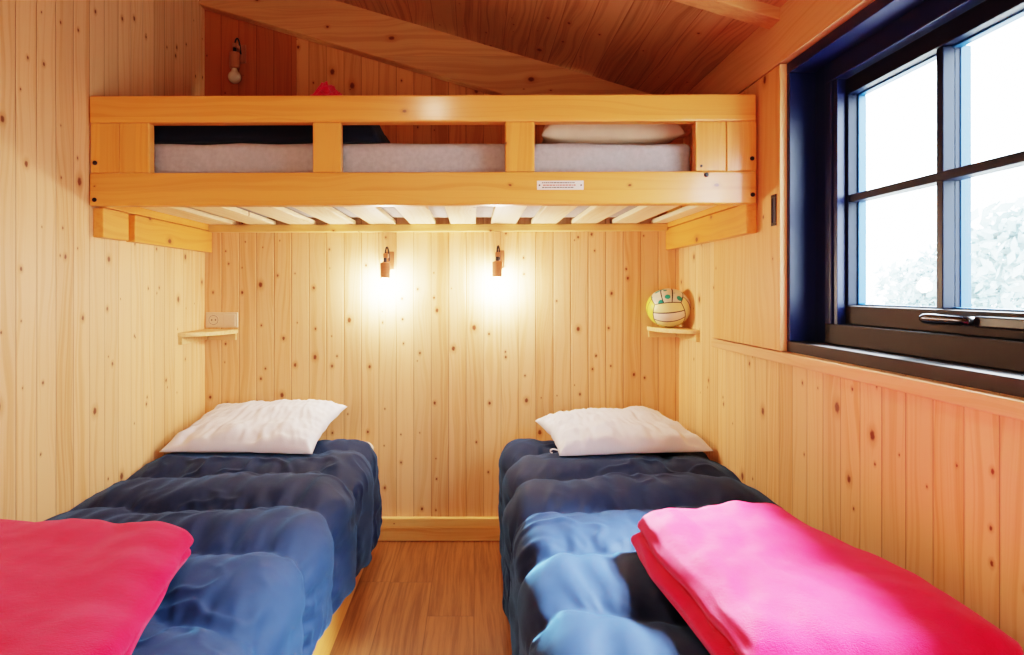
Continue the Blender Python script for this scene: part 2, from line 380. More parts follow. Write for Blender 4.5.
# sliding shutter with recessed pull
sh = thing('sliding_shutter', 'pale pine sliding shutter panel beside the dark window with recessed black pull', 'shutter', (XR - .012, 1.98, .906))
obj('panel', box(XR - .024, XR - .003, 1.752, 2.228, .908, WZ1, .002), m_shut, sh)
obj('edge_strip', box(XR - .0245, XR - .001, 1.746, 1.7515, .908, WZ1, .001), m_shut, sh)
pl = obj('recessed_pull', ring(XR - .0265, XR - .0235, 1.766, 1.796, 1.264, 1.354, .007, .009, .009, .001), m_black, sh)
obj('pull_recess', box(XR - .0247, XR - .0235, 1.772, 1.790, 1.272, 1.346), m_framein, sh)

# ------------------------------------------------------------------ upper bunk
bk = thing('bunk_bed', 'varnished pine upper bunk bed spanning the room between both walls', 'bunk bed', (-.15, 2.27, 1.25)); bk.rotation_euler = (0, -.003, 0)
BX0, BX1, BY = -1.1605, .853, 1.870
obj('top_rail', box(BX0, BX1, BY, BY + .042, 1.5876, 1.669, .005), m_railx, bk)
obj('bottom_rail', box(BX0, BX1, BY, BY + .042, 1.337, 1.4365, .005), m_railx, bk)
PX = lambda px: (px - 474) / 331.0
for a, c in ((90.8, 119.2), (119.6, 149.5), (313, 341), (505.5, 535), (696, 726.6), (727, 756.8)):
    obj('post', box(PX(a), PX(c), BY + .003, BY + .036, 1.4368, 1.5873, .003), m_railz, bk)
for px, py in ((95.3, 162), (95.3, 199), (752.3, 159.5), (752.3, 195.8), (706, 175.8)):
    z = 1.08 + (290 - py) / 331
    obj('bolt', lathe([(.0068, 0), (.0068, -.003), (.0045, -.0055)], (PX(px), BY + (.003 if py < 172 else 0), z), 'y', 16), m_black, bk)
obj('bolt', lathe([(.004, 0), (.004, -.002), (.003, -.004)], (PX(701.5), BY + .003, 1.08 + (290 - 166.7) / 331), 'y', 12), m_black, bk)
obj('end_rail', box(XL + .004, XL + .030, BY + .043, YB - .002, 1.337, 1.425, .003), m_raily, bk)
obj('end_rail', box(.826, .852, BY + .043, YB - .002, 1.343, 1.425, .003), m_raily, bk)
obj('ledger', box(XL, XL + .032, 2.07, YB - .001, 1.244, 1.334, .003), m_raily, bk)
obj('ledger_block', box(XL, XL + .032, 1.892, 2.033, 1.244, 1.334, .003), m_raily, bk)
obj('ledger', box(.828, XR - .0255, 1.885, YB - .001, 1.250, 1.341, .003), m_raily, bk)
obj('back_cleat', box(XL + .031, .826, YB - .038, YB, 1.330, 1.361, .003), m_trimx, bk)
for k in range(12):
    x0 = -1.026 + .064 + .1724 * (k - 1); x1 = x0 + .1084
    x0 = max(x0, XL + .033); x1 = min(x1, .824)
    if x1 - x0 > .01: obj('slat', box(x0, x1, BY + .043, YB - .001, 1.362, 1.380, .003), m_slat, bk)
# warning label with three tiny unreadable lines
wl = obj('warning_label', box(PX(537), PX(583.5), BY - .0008, BY + .001, 1.08 + (290 - 190.3) / 331, 1.08 + (290 - 181.3) / 331), m_labelwhite, bk)
wl['label'] = 'small white warning label with three lines of tiny print'
def dashes(x0, x1, z, h):
    bm = bmesh.new(); x = x0
    while x < x1:
        w = min(random.uniform(.003, .009), x1 - x); box(x, x + w, BY - .0011, BY - .0007, z - h / 2, z + h / 2, bm=bm); x += w + .0015
    return bm
zl = 1.08 + (290 - 185.8) / 331
obj('printed_text', dashes(PX(542), PX(575), zl + .0075, .0032), m_inkdark, wl)
obj('printed_text', dashes(PX(543), PX(576), zl + .0002, .0036), m_inkred, wl)
obj('printed_text', dashes(PX(542), PX(574), zl - .0068, .0032), m_inkdark, wl)
obj('printed_symbol', lathe([(.0028, 0), (.0028, -.0004)], (PX(539.5), BY - .0007, zl), 'y', 12), m_inkdark, wl)
obj('printed_symbol', lathe([(.0028, 0), (.0028, -.0004)], (PX(581), BY - .0007, zl), 'y', 12), m_inkdark, wl)

def soft_box(name, x0, x1, y0, y1, z0, z1, r, m, amp=.004, lab=None, cat=None, seed=0, n=(90, 40, 10), fn=None):
    bm = box(x0, x1, y0, y1, z0, z1, r, seg=5)
    bmesh.ops.subdivide_edges(bm, edges=[e for e in bm.edges if e.calc_length() > .09], cuts=14, use_grid_fill=True)
    P = np.array([v.co[:] for v in bm.verts])
    d = fbm(P[:, 0] * 9 + P[:, 2] * 11, P[:, 1] * 9 + P[:, 2] * 5, 3, seed) * amp
    c = np.array([(x0 + x1) / 2, (y0 + y1) / 2, (z0 + z1) / 2]); 
    bm.normal_update()
    for v, k in zip(bm.verts, d):
        if v.co.z > z0 + .01: v.co += v.normal * k
        if fn: v.co = fn(v.co)
    o = obj(name, bm, m, None, ((x0 + x1) / 2, (y0 + y1) / 2, z0), smooth=True)
    return tag(o, lab, cat)
soft_box('mattress', -1.10, .682, 1.935, 2.615, 1.384, 1.541, .022, m_greycover, .004, 'grey covered mattress lying on the slats of the upper bunk', 'mattress', 3)
# ------------------------------------------------------------------ duvets
def quilt(W, L, seams, seed, dx=.0085, exu=1.040, exv=1.048, steps=190, iters=5, press=.9):
    """pressurised, pleated quilt laid flat: u across, v along, h height.  Seam rows are held down."""
    r = np.random.RandomState(seed)
    nu, nv = int(W / dx) + 1, int(L / dx) + 1
    u0, v0 = np.meshgrid(np.linspace(0, W, nu), np.linspace(0, L, nv), indexing='ij')
    low = lambda k: np.kron(r.rand(nu // k + 2, nv // k + 2), np.ones((k, k)))[:nu, :nv]
    P = np.stack([u0, v0, np.zeros_like(u0)], -1)
    sv = np.array(seams); d = np.abs(v0[..., None] - sv).min(-1)
    P[..., 2] = .02 * np.clip(d / .1, 0, 1) + .004 * r.rand(nu, nv) + .006 * low(6)
    P[..., :2] += (r.rand(nu, nv, 2) - .5) * .002
    ex = 1 + (exu - 1) * (.4 + 1.2 * low(14)); du = W / (nu - 1); dv = L / (nv - 1)
    ey = 1 + (exv - 1) * (.6 + .8 * low(18))
    seam = np.zeros((nu, nv), bool)
    for s in sv:
        w = .020 * np.sin(u0[:, 0] * 9 + 5 * r.rand()) + .016 * np.abs(np.sin(u0[:, 0] * 13 + 6 * r.rand()))
        jj = np.clip(np.round((s + (w if 0 < s < L - .01 else 0 * w)) / dv).astype(int), 0, nv - 1); seam[np.arange(nu), jj] = True
    Q = P.copy()
    def con(A, B, rest, k):
        D = P[B] - P[A]; l = np.sqrt((D * D).sum(-1)) + 1e-9
        c = (k * .5 * (l - rest) / l)[..., None] * D
        P[A] += c; P[B] -= c
    S = slice
    def sl(off, n, st): return S(off, n, st)
    def axis_con(ax, gap, rest, k):
        n = (nu, nv)[ax]
        for o in range(2 * gap):
            a = np.arange(o, n - gap, 2 * gap)
            if not len(a): continue
            A = (S(o, a[-1] + 1, 2 * gap), S(None)) if ax == 0 else (S(None), S(o, a[-1] + 1, 2 * gap))
            B = (S(o + gap, a[-1] + gap + 1, 2 * gap), S(None)) if ax == 0 else (S(None), S(o + gap, a[-1] + gap + 1, 2 * gap))
            con(A, B, rest[A], k)
    ru, rv = du * ex, dv * ey; rd = np.sqrt(ru ** 2 + rv ** 2)
    def diag(k):
        for o in (0, 1):
            n = nu - 1
            a = np.arange(o, n, 2)
            A = (S(o, a[-1] + 1, 2), S(0, nv - 1)); B = (S(o + 1, a[-1] + 2, 2), S(1, nv)); con(A, B, rd[A], k)
            A = (S(o, a[-1] + 1, 2), S(1, nv)); B = (S(o + 1, a[-1] + 2, 2), S(0, nv - 1)); con(A, B, rd[A], k)
    dt = 1.0
    for it in range(steps):
        V = (P - Q) * .90; Q = P.copy(); P += V
        gu = np.gradient(P, axis=0); gv = np.gradient(P, axis=1); N = np.cross(gu, gv); N /= np.linalg.norm(N, axis=-1)[..., None] + 1e-9
        P += N * press * 1e-4
        P[..., 2] -= .15e-4
        for _ in range(iters):
            axis_con(0, 1, ru, .9); axis_con(1, 1, rv, .9); diag(.5)
            axis_con(0, 2, 2 * ru, .20); axis_con(1, 2, 2 * rv, .20); axis_con(0, 4, 4 * ru, .045); axis_con(1, 4, 4 * rv, .03)
            P[seam, 2] = np.clip(P[seam, 2], 0, .004)
            P[seam, 1] += .06 * (v0[seam] - P[seam, 1])
            P[..., 2] = np.clip(P[..., 2], 0, .09)
            P[0, :, 0] = 0; P[-1, :, 0] = W; P[:, 0, 1] = 0; P[:, -1, 1] = L
        P[..., 0] += .01 * (u0 - P[..., 0])
    return u0, v0, P

def duvet_sheet(x_wall, x_edge, sgn, seed, hem, seams_y, yh=2.57, yf=.60, ztop=.448, flats=(), gain=.66):
    """sgn=+1: the open side lies at +x of the bed; hem(y) is the height of the hanging edge"""
    W = abs(x_edge - x_wall); R = .075; Rh = .016
    u0, v0, Q = quilt(W + .36, yh - yf, [0.0] + [yh - y for y in seams_y] + [yh - yf], seed)
    if sgn > 0: pass
    U = Q[..., 0] / (W + .36); v = yh - Q[..., 1]; h = Q[..., 2] * gain; h = np.where(h > .055, .055 + (h - .055) * .4, h)
    Ltop = W - R; Larc = R * PI / 2; Lside = np.maximum(ztop - R - hem(v), .02)
    u = U * (Ltop + Larc + Lside + Rh * PI)
    th = np.clip((u - Ltop) / R, 0, PI / 2)
    S = np.minimum(u, Ltop) + R * np.sin(th); Z = ztop - R * (1 - np.cos(th))
    Z = Z - np.clip(u - Ltop - Larc, 0, Lside)
    ph = np.clip((u - Ltop - Larc - Lside) / Rh, 0, PI)
    S = S - Rh * (1 - np.cos(ph)); Z = Z - Rh * np.sin(ph)
    nx = np.sin(th) * np.cos(ph); nzv = np.cos(th) - np.sin(ph) * (ph > 0)
    sd = smooth(Ltop - .02, Ltop + Larc + .05, u)
    ds = np.abs(v[..., None] - np.array(list(seams_y) + [yh])).min(-1)
    wr = nz(u * 30 + 3 * nz(u * 5, v * 5, seed + 9), v * 6, seed + 11) + .6 * nz(u * 55 + 9 * v, v * 11, seed + 13)
    rid = np.clip(1 - np.abs(nz(u * 7 - v * 6, v * 9 + u * 7, seed + 14)) * 3.2, 0, 1) ** 2 * smooth(-.1, .5, nz(u * 3, v * 3, seed + 15))
    h = h * (1 - .35 * sd) + .006 + .007 * fbm(u * 5, v * 5, 2, seed) + sd * .008 * nz(v * 8, u * 2, seed + 3)
    h = h + .0065 * wr * np.exp(-ds / .045) + .010 * rid
    h = h * (1 - .6 * ph / PI)
    tw = smooth(.09, 0, u); Z = Z - .004 * tw; h = h * (1 - .6 * tw)
    k = np.clip((v - (yh - .07)) / .07, 0, 1)
    Z = Z - .07 * (1 - np.sqrt(1 - k ** 2 * .98)) * (1 - sd)
    X = x_wall + sgn * np.maximum(S + nx * h, 0.001); Zz = Z + nzv * h
    for (qx0, qx1, qy0, qy1, zb) in flats:
        m = smooth(qx0 - .04, qx0, X) * smooth(qx1 + .04, qx1, X) * smooth(qy0 - .04, qy0, v) * smooth(qy1 + .035, qy1 - .005, v)
        Zz = np.where(Zz > .4, Zz - m * np.maximum(Zz - zb, 0), Zz)
    return np.stack([X, v, Zz], -1)
PT_L, PT_R = .497, .497
dl = duvet_sheet(XL + .004, -.405, 1, 2, lambda y: .085 + .16 * smooth(2.55, 1.2, y) + .012 * np.sin(y * 21), (2.38, 2.07, 1.76, 1.46, 1.17, .87),
                 flats=((-1.16, -.56, .55, 1.385, .500), (-1.15, -.56, 2.21, 2.62, .486)))
dr = duvet_sheet(XR - .004, .128, -1, 41, lambda y: .075 + .02 * np.sin(y * 17 + 1), (2.34, 2.06, 1.76, 1.48, 1.19, .89), flats=((.37, .80, .55, 1.46, .500), (.25, .88, 2.19, 2.62, .486)))
def sheet_obj(name, P, sgn, lab, cat, loc):
    if sgn > 0: P = P[:, ::-1]
    me = grid_mesh(name, P); o = link(name, me, m_navy, None, loc, smooth=True)
    sb = o.modifiers.new('smooth', 'SUBSURF'); sb.levels = 1; sb.render_levels = 1
    return tag(o, lab, cat)
sheet_obj('duvet', dl, 1, 'quilted navy duvet hanging over the open side of the left bed', 'duvet', (-.8, 1.6, .42))
sheet_obj('duvet', dr, -1, 'quilted navy duvet covering the right bed below the window', 'duvet', (.5, 1.6, .42))

# ------------------------------------------------------------------ bed frames and mattresses
def bed(x0, x1, lab, inner):
    t = thing('bed_frame', lab, 'bed', ((x0 + x1) / 2, 1.6, 0))
    xi = x1 if inner > 0 else x0
    obj('side_board', box(min(xi, xi - inner * .024), max(xi, xi - inner * .024), .62, YB - .03, .004, .215, .003), m_raily, t)
    xo = x0 if inner > 0 else x1
    obj('side_board', box(min(xo, xo + inner * .024), max(xo, xo + inner * .024), .62, YB - .03, .062, .215, .003), m_raily, t)
    obj('head_board', box(x0 + .025, x1 - .025, YB - .055, YB - .03, .004, .215, .003), m_railx, t)
    obj('foot_board', box(x0 + .025, x1 - .025, .62, .644, .004, .215, .003), m_railx, t)
    obj('slatted_base', box(x0 + .025, x1 - .025, .645, YB - .056, .185, .205, .002), m_slat, t)
bed(XL + .014, -.425, 'low varnished pine bed along the left wall with a plain side board', 1)
bed(.160, XR - .014, 'low pine bed under the window, frame hidden by the draped duvet', -1)
soft_box('mattress', XL + .02, -.428, .66, YB - .008, .216, .434, .035, m_ticking, .002, 'white mattress of the left bed, corner bare at the head', 'mattress', 5)
soft_box('mattress', .152, XR - .02, .66, YB - .008, .216, .434, .035, m_ticking, .002, 'white mattress of the right bed, corner bare at the head', 'mattress', 6)

# ------------------------------------------------------------------ pillows
def pillow(name, quad, zc, H, m, lab, seed, tilt=None, n=100, sag=.25, cat='pillow', group=None):
    """quad: front-left, front-right, back-right, back-left as (x, y, z of the seam)"""
    fl, frr, br, bl = [np.array(q, float) for q in quad]
    a = np.linspace(-1, 1, n); A, B = np.meshgrid(a, a, indexing='ij')
    # pinched corners
    pa = A * (1 - .075 * (1 - np.abs(B) ** 2.0) * np.abs(A) ** 3 * 1.0); pb = B * (1 - .085 * (1 - np.abs(A) ** 2.0) * np.abs(B) ** 3)
    s, t = (pa + 1) / 2, (pb + 1) / 2
    pb = pb + .03 * nz(A * 3.5, A * 0 + .3, seed + 7) * (1 - np.abs(A)); pa = pa + .025 * nz(B * 3.5, B * 0 + .7, seed + 8) * (1 - np.abs(B)); s, t = (pa + 1) / 2, (pb + 1) / 2
    base = ((1 - s) * (1 - t))[..., None] * fl + (s * (1 - t))[..., None] * frr + (s * t)[..., None] * br + ((1 - s) * t)[..., None] * bl
    prof = (np.clip(1 - np.abs(A) ** 3, 0, 1) ** .44) * (np.clip(1 - np.abs(B) ** 3, 0, 1) ** .44)
    edge = np.clip(np.minimum(1 - np.abs(A), 1 - np.abs(B)), 0, 1)
    fan = A + .30 * A * B
    wr = (.012 * nz(A * 2.2, B * 2.4 - A, seed) + .017 * nz(fan * 7 + .5 * nz(A * 4, B * 4, seed + 3), B * 1.3, seed + 2) * np.exp(-(B + 1) / .55)
          + .007 * nz(A * 1.5, B * 8, seed + 5) * np.exp(-(1 - np.abs(A)) / .3) + .004 * nz(fan * 15, B * 3, seed + 4)) * smooth(0, .10, edge)
    up = base.copy(); up[..., 2] += prof * H * (1 - sag) + wr
    lo = base.copy(); lo[..., 2] -= prof * H * sag
    lo[..., 2] = np.maximum(lo[..., 2], zc)
    up[..., 2] = np.maximum(up[..., 2], lo[..., 2] + .0004)
    me = bpy.data.meshes.new(name); nn = n * n
    idx = np.arange(nn).reshape(n, n); q = np.stack([idx[:-1, :-1], idx[1:, :-1], idx[1:, 1:], idx[:-1, 1:]], -1).reshape(-1, 4)
    V = np.concatenate([up.reshape(-1, 3), lo.reshape(-1, 3)])
    bm = bmesh.new(); me.from_pydata(V.tolist(), [], np.concatenate([q, q[:, ::-1] + nn]).tolist()); bm.from_mesh(me)
    bmesh.ops.remove_doubles(bm, verts=[v for v in bm.verts if True], dist=.0006)
    c = base.mean((0, 1)); bpy.data.meshes.remove(me)
    o = obj(name, bm, m, None, (c[0], c[1], zc), smooth=True)
    return tag(o, lab, cat, group)
pillow('pillow', ((-1.135, 2.232, .496), (-.575, 2.205, .496), (-.542, 2.655, .580), (-1.105, 2.655, .572)), .4905, .088, m_white,
       'plump white pillow at the head of the left bed', 3)
rp = pillow('pillow', ((.300, 2.185, .495), (.870, 2.245, .496), (.775, 2.65, .556), (.245, 2.50, .552)), .4905, .088, m_white,
       'white pillow at the head of the right bed with a fabric tab', 8)
OFF[rp.name] = Vector(rp.location)
tb = np.zeros((10, 6, 3))
for i in range(10):
    for j in range(6):
        t_ = i / 9; tb[i, j] = (.300 - .035 * math.sin(t_ * 2.2) + .01 * t_, 2.225 - .012 * j / 5 + .03 * t_ - .02, .512 - .012 * t_ + .006 * math.sin(t_ * 5))
tabm = grid_mesh('fabric_tab', tb); to = link('fabric_tab', tabm, m_white, rp, smooth=True)
sm = to.modifiers.new('s', 'SOLIDIFY'); sm.thickness = .002
pillow('pillow', ((.215, 1.98, 1.575), (.675, 1.98, 1.580), (.675, 2.42, 1.62), (.25, 2.42, 1.61)), 1.5475, .18, m_beige, 'thin beige covered pillow on the right end of the bunk mattress', 14, sag=.2)

# ------------------------------------------------------------------ bedding on the bunk
def lump(name, x0, x1, y0, y1, z0, H, m, lab, cat, seed, pw=(5, 4), n=110, fn=None):
    a = np.linspace(-1, 1, n); A, B = np.meshgrid(a, a, indexing='ij')
    prof = np.clip(1 - np.abs(A) ** pw[0], 0, 1) ** .5 * np.clip(1 - np.abs(B) ** pw[1], 0, 1) ** .5
    X = (x0 + x1) / 2 + A * (x1 - x0) / 2; Y = (y0 + y1) / 2 + B * (y1 - y0) / 2
    Hh = H * (1 + .12 * fbm(A * 3, B * 3, 3, seed)) + .012 * (np.clip(1 - np.abs(nz(A * 4 + B * 2, B * 3 - A * 2, seed + 2)) * 2.3, 0, 1) ** 3)
    if fn: Hh = Hh * fn(A, B)
    up = np.stack([X, Y, z0 + prof * Hh], -1); lo = np.stack([X, Y, np.full_like(X, z0)], -1)
    up[..., 2] = np.maximum(up[..., 2], z0 + .0001)
    nn = n * n; idx = np.arange(nn).reshape(n, n); q = np.stack([idx[:-1, :-1], idx[1:, :-1], idx[1:, 1:], idx[:-1, 1:]], -1).reshape(-1, 4)
    me = bpy.data.meshes.new(name); me.from_pydata(np.concatenate([up.reshape(-1, 3), lo.reshape(-1, 3)]).tolist(), [], np.concatenate([q, q[:, ::-1] + nn]).tolist())
    bm = bmesh.new(); bm.from_mesh(me); bpy.data.meshes.remove(me); bmesh.ops.remove_doubles(bm, verts=bm.verts[:], dist=.0006)
    return tag(obj(name, bm, m, None, ((x0 + x1) / 2, (y0 + y1) / 2, z0), smooth=True), lab, cat)
lump('duvet', -1.085, -.305, 1.945, 2.56, 1.546, .145, m_navydark, 'dark navy folded duvet on the left half of the bunk mattress', 'duvet', 21,
     pw=(14, 8), fn=lambda A, B: .62 + .30 * smooth(-1, -.1, B))
lump('blanket', -.66, -.39, 2.13, 2.47, 1.702, .118, m_fleece, 'crumpled red blanket heaped on the dark duvet of the upper bunk', 'blanket', 25, pw=(2, 2),
     fn=lambda A, B: np.clip(1.05 - .55 * np.abs(A + .08) ** .8 + .1 * nz(A * 5, B * 2, 5), .2, 1.2))

# ------------------------------------------------------------------ folded blankets
def folded(name, quad, z0, T, layers_in, m, lab, seed, mirror=False):
    """folded fleece: a spiral ribbon (front fold toward the camera) swept across x, rounded side edges.
       quad: front-left, front-right, back-right, back-left (x,y)"""
    fl, frr, br, bl = [np.array(q, float) for q in quad]
    L = 1.0
    # centre line in (d, h): d 0 front .. 1 back (scaled by length Ly), h height
    Ly = (np.linalg.norm(bl - fl) + np.linalg.norm(br - frr)) / 2
    th = T / 2.0
    zz = [th * .5, th * 1.5]
    P = []
    def line(d0, d1, z, k=40):
        for q in np.linspace(d0, d1, k): P.append((q, z))
    R1 = th / 2
    line(Ly - .004, R1, zz[1], 60)
    for q in np.linspace(PI / 2, 3 * PI / 2, 16)[1:-1]: P.append((R1 + R1 * math.cos(q), th + R1 * math.sin(q)))
    line(R1, Ly - .012, zz[0], 60)
    P = np.array(P); tg = np.gradient(P, axis=0); tg /= np.linalg.norm(tg, axis=1)[:, None] + 1e-9
    nm = np.stack([-tg[:, 1], tg[:, 0]], 1)
    K = len(P); nx = 70
    s = np.concatenate([[0, .002, .006, .012, .020, .030, .042], np.linspace(.055, .945, nx), [.958, .970, .980, .988, .994, .998, 1]])
    Wd = (np.linalg.norm(frr - fl) + np.linalg.norm(br - bl)) / 2
    e = np.minimum(s, 1 - s) * Wd; rr = .020
    tk = np.where(e < rr, np.sqrt(np.clip(1 - (1 - e / rr) ** 2, 0, 1)), 1.0) * th * .52 + .0002
    endt = np.ones(K); kk = np.arange(K)
    for q in (kk, K - 1 - kk): endt = np.minimum(endt, np.sqrt(np.clip(1 - (1 - np.clip(q / 4.0, 0, 1)) ** 2, .02, 1)))
    V = np.zeros((len(s), 2 * K, 3))
    for i, (si, ti) in enumerate(zip(s, tk)):
        for sg, sl in ((1, slice(0, K)), (-1, slice(K, 2 * K))):
            Q = P + sg * nm * (ti * endt)[:, None]
            if sg < 0: Q = Q[::-1]
            # each layer ends at a slightly different place, so the side shows separate folds
            dd = Q[:, 0] / Ly; hh = Q[:, 1]
            side = (si - .5) * 2
            lay = np.floor(np.clip(hh / th, 0, 1.99))
            bul = .009 * np.sin(lay * 2.4 + seed) * side + .006 * nz(dd * 5, hh * 60, seed)
            sx = si + bul * smooth(.6, 1, np.full_like(dd, abs(side))) / Wd
            rc = .05; pull = np.clip((dd * Ly - (Ly - rc)) / rc, 0, 1); wfac = 1 - (1 - np.sqrt(1 - .96 * pull ** 2)) * .055 / Wd * 2
            sx = .5 + (sx - .5) * wfac
            w00 = (1 - sx) * (1 - dd); w10 = sx * (1 - dd); w11 = sx * dd; w01 = (1 - sx) * dd
            xy = w00[:, None] * fl + w10[:, None] * frr + w11[:, None] * br + w01[:, None] * bl
            # wobble of the outline and soft sag
            xy = xy + np.stack([.008 * nz(dd * 4 + si, si * 2, seed + 1), .010 * nz(si * 4, dd * 2, seed + 2)], 1)
            top = hh / T
            z = z0 + hh + top * (.010 * nz(si * 3, dd * 3, seed + 3) + .004 * nz(si * 9, dd * 9, seed + 4))
            corner = (1 - np.minimum(1, np.minimum(si, 1 - si) / .16)) ** 2 + (1 - np.minimum(1, np.minimum(dd, 1.02 - dd) / .12)) ** 2 * .5
            z = z - top * .020 * np.clip(corner, 0, 1)
            V[i, sl] = np.stack([xy[:, 0], xy[:, 1], np.maximum(z, z0 + .001)], 1)
    V = np.concatenate([V, V[:, :1]], 1)
    me = grid_mesh(name, V)
    bm = bmesh.new(); bm.from_mesh(me); bpy.data.meshes.remove(me); bmesh.ops.remove_doubles(bm, verts=bm.verts[:], dist=.0001)
    bmesh.ops.holes_fill(bm, edges=[x for x in bm.edges if x.is_boundary], sides=0)
    c = (fl + frr + br + bl) / 4
    return tag(obj(name, bm, m, None, (c[0], c[1], z0), smooth=True), lab, 'blanket')
folded('blanket', ((.375, .862), (.815, .905), (.735, 1.475), (.355, 1.430)), .502, .084, 4, m_fleece, 'folded pink fleece blanket on the right bed under the window', 2)
folded('blanket', ((-1.10, .70), (-.50, .76), (-.612, 1.365), (-1.12, 1.41)), .502, .075, 4, m_fleece, 'folded pink fleece blanket on the left bed', 6)

# ------------------------------------------------------------------ wall lamps
def wall_lamp(x, z, lab, lit, tilt=0.0):
    t = thing('wall_lamp', lab, 'lamp', (x, YB, z), 'small wooden wall lamps')
    obj('wall_plate', box(x - .004, x + .030, YB - .012, YB, z - .030, z + .048, .003), m_socketwood, t)
    obj('arm', box(x - .010, x + .010, YB - .060, YB - .010, z + .018, z + .038, .003), m_socketwood, t)
    obj('socket', lathe([(.012, .0), (.021, -.004), (.021, -.066), (.018, -.070)], (x - .002, YB - .052, z), 'z'), m_socketwood, t, smooth=False)
    obj('socket_collar', lathe([(.007, .018), (.007, .0), (.010, -.001)], (x - .002, YB - .052, z + .0), 'z', 14), m_black, t)
    pts = []
    for k in range(26):
        q = k / 25; a = PI * 1.1 * q
        pts.append((x - .002 + .006 * (1 - math.cos(a)), YB - .052 + .040 * q, z + .022 + .048 * math.sin(a) ** .8 * (1 if math.sin(a) > 0 else 0) - .012 * q) if math.sin(a) >= 0 else (x + .010, YB - .052 + .040 * q, z + .010 - .02 * (q - .9)))
    obj('cord', tube(pts, .0035), m_black, t, smooth=True)
    prof = [(.011, -.068), (.013, -.078)]
    for k in range(13):
        a = -PI / 2 + PI * .12 + (PI * .88 - .05) * 0 + 0
    prof += [(.027 * math.cos(q), -.106 + -.027 * math.sin(q)) for q in np.linspace(-.95, PI / 2 - .06, 12)]
    obj('bulb', lathe(prof, (x - .002, YB - .052, z), 'z'), m_bulbon if lit else m_bulboff, t, smooth=True)
    return t
wall_lamp((386 - 474) / 235, 1.178 + .02, 'left of the two lit wooden wall lamps under the bunk', True)
wall_lamp((497.5 - 474) / 235, 1.183 + .02, 'right of the two lit wooden wall lamps under the bunk', True)
wall_lamp((238 - 474) / 233, 2.088, 'unlit wooden wall lamp with a pale bulb above the bunk', False)

# ------------------------------------------------------------------ corner shelves, sockets, ball
def shelf(cx, sgn, wx, wy, z, lab, k=2.0):
    t = thing('corner_shelf', lab, 'shelf', (cx, YB, z), 'small pine corner shelves')
    pts = [(cx, YB), (cx + sgn * wx, YB)]
    for a in np.linspace(0, PI / 2, 14):
        r = 1.0; ex = .95
        px = math.cos(a) ** k; py = math.sin(a) ** k
        pts.append((cx + sgn * wx * px, YB - .02 - (wy - .02) * py))
    obj('board', prism([(p[0], p[1]) for p in pts], 'z', z - .017, z, .0015), m_shelf, t)
    x0, x1 = sorted((cx, cx + sgn * .016))
    obj('cleat', box(x0, x1, YB - wy + .004, YB - .001, z - .046, z - .0172, .0015), m_shelf, t)
    x0, x1 = sorted((cx + sgn * .0165, cx + sgn * (wx - .004)))
    obj('cleat', box(x0, x1, YB - .016, YB - .001, z - .046, z - .0172, .0015), m_shelf, t)
shelf(XL, 1, .142, .248, .911, 'small empty pine corner shelf below the double socket on the left', 1.15)
shelf(XR, -1, .138, .250, .923, 'small pine corner shelf on the right holding the volleyball', 1.15)
so = thing('double_socket', 'beige double wall socket in the left corner above the small shelf', 'socket', (-1.085, YB, .95))
sx0, sx1, sz0, sz1 = -1.157, -1.018, .918, .984
obj('cover_plate', box(sx0, sx1, YB - .009, YB, sz0, sz1, .003), m_socket, so)
sm_ = (sx0 + sx1) / 2
p1 = obj('outlet', lathe([(.0225, -.009), (.0225, -.0105), (.018, -.0105), (.0165, -.0096), (.002, -.0094)], (sm_ - .034, YB, .951), 'y', 32), m_socket, so)
for dx in (-.008, .008): obj('outlet_hole', lathe([(.003, -.0085), (.003, -.0099)], (sm_ - .034 + dx, YB, .951), 'y', 12), m_black, p1)
obj('outlet_rim', tube([(sm_ - .034 + .0195 * math.cos(q), YB - .0106, .951 + .0195 * math.sin(q)) for q in np.linspace(0, 2 * PI, 33)], .0008, n=6), m_inkdark, p1)
obj('switch_rocker', box(sm_ + .008, sm_ + .060, YB - .0125, YB - .008, .925, .977, .002), m_socket, so)

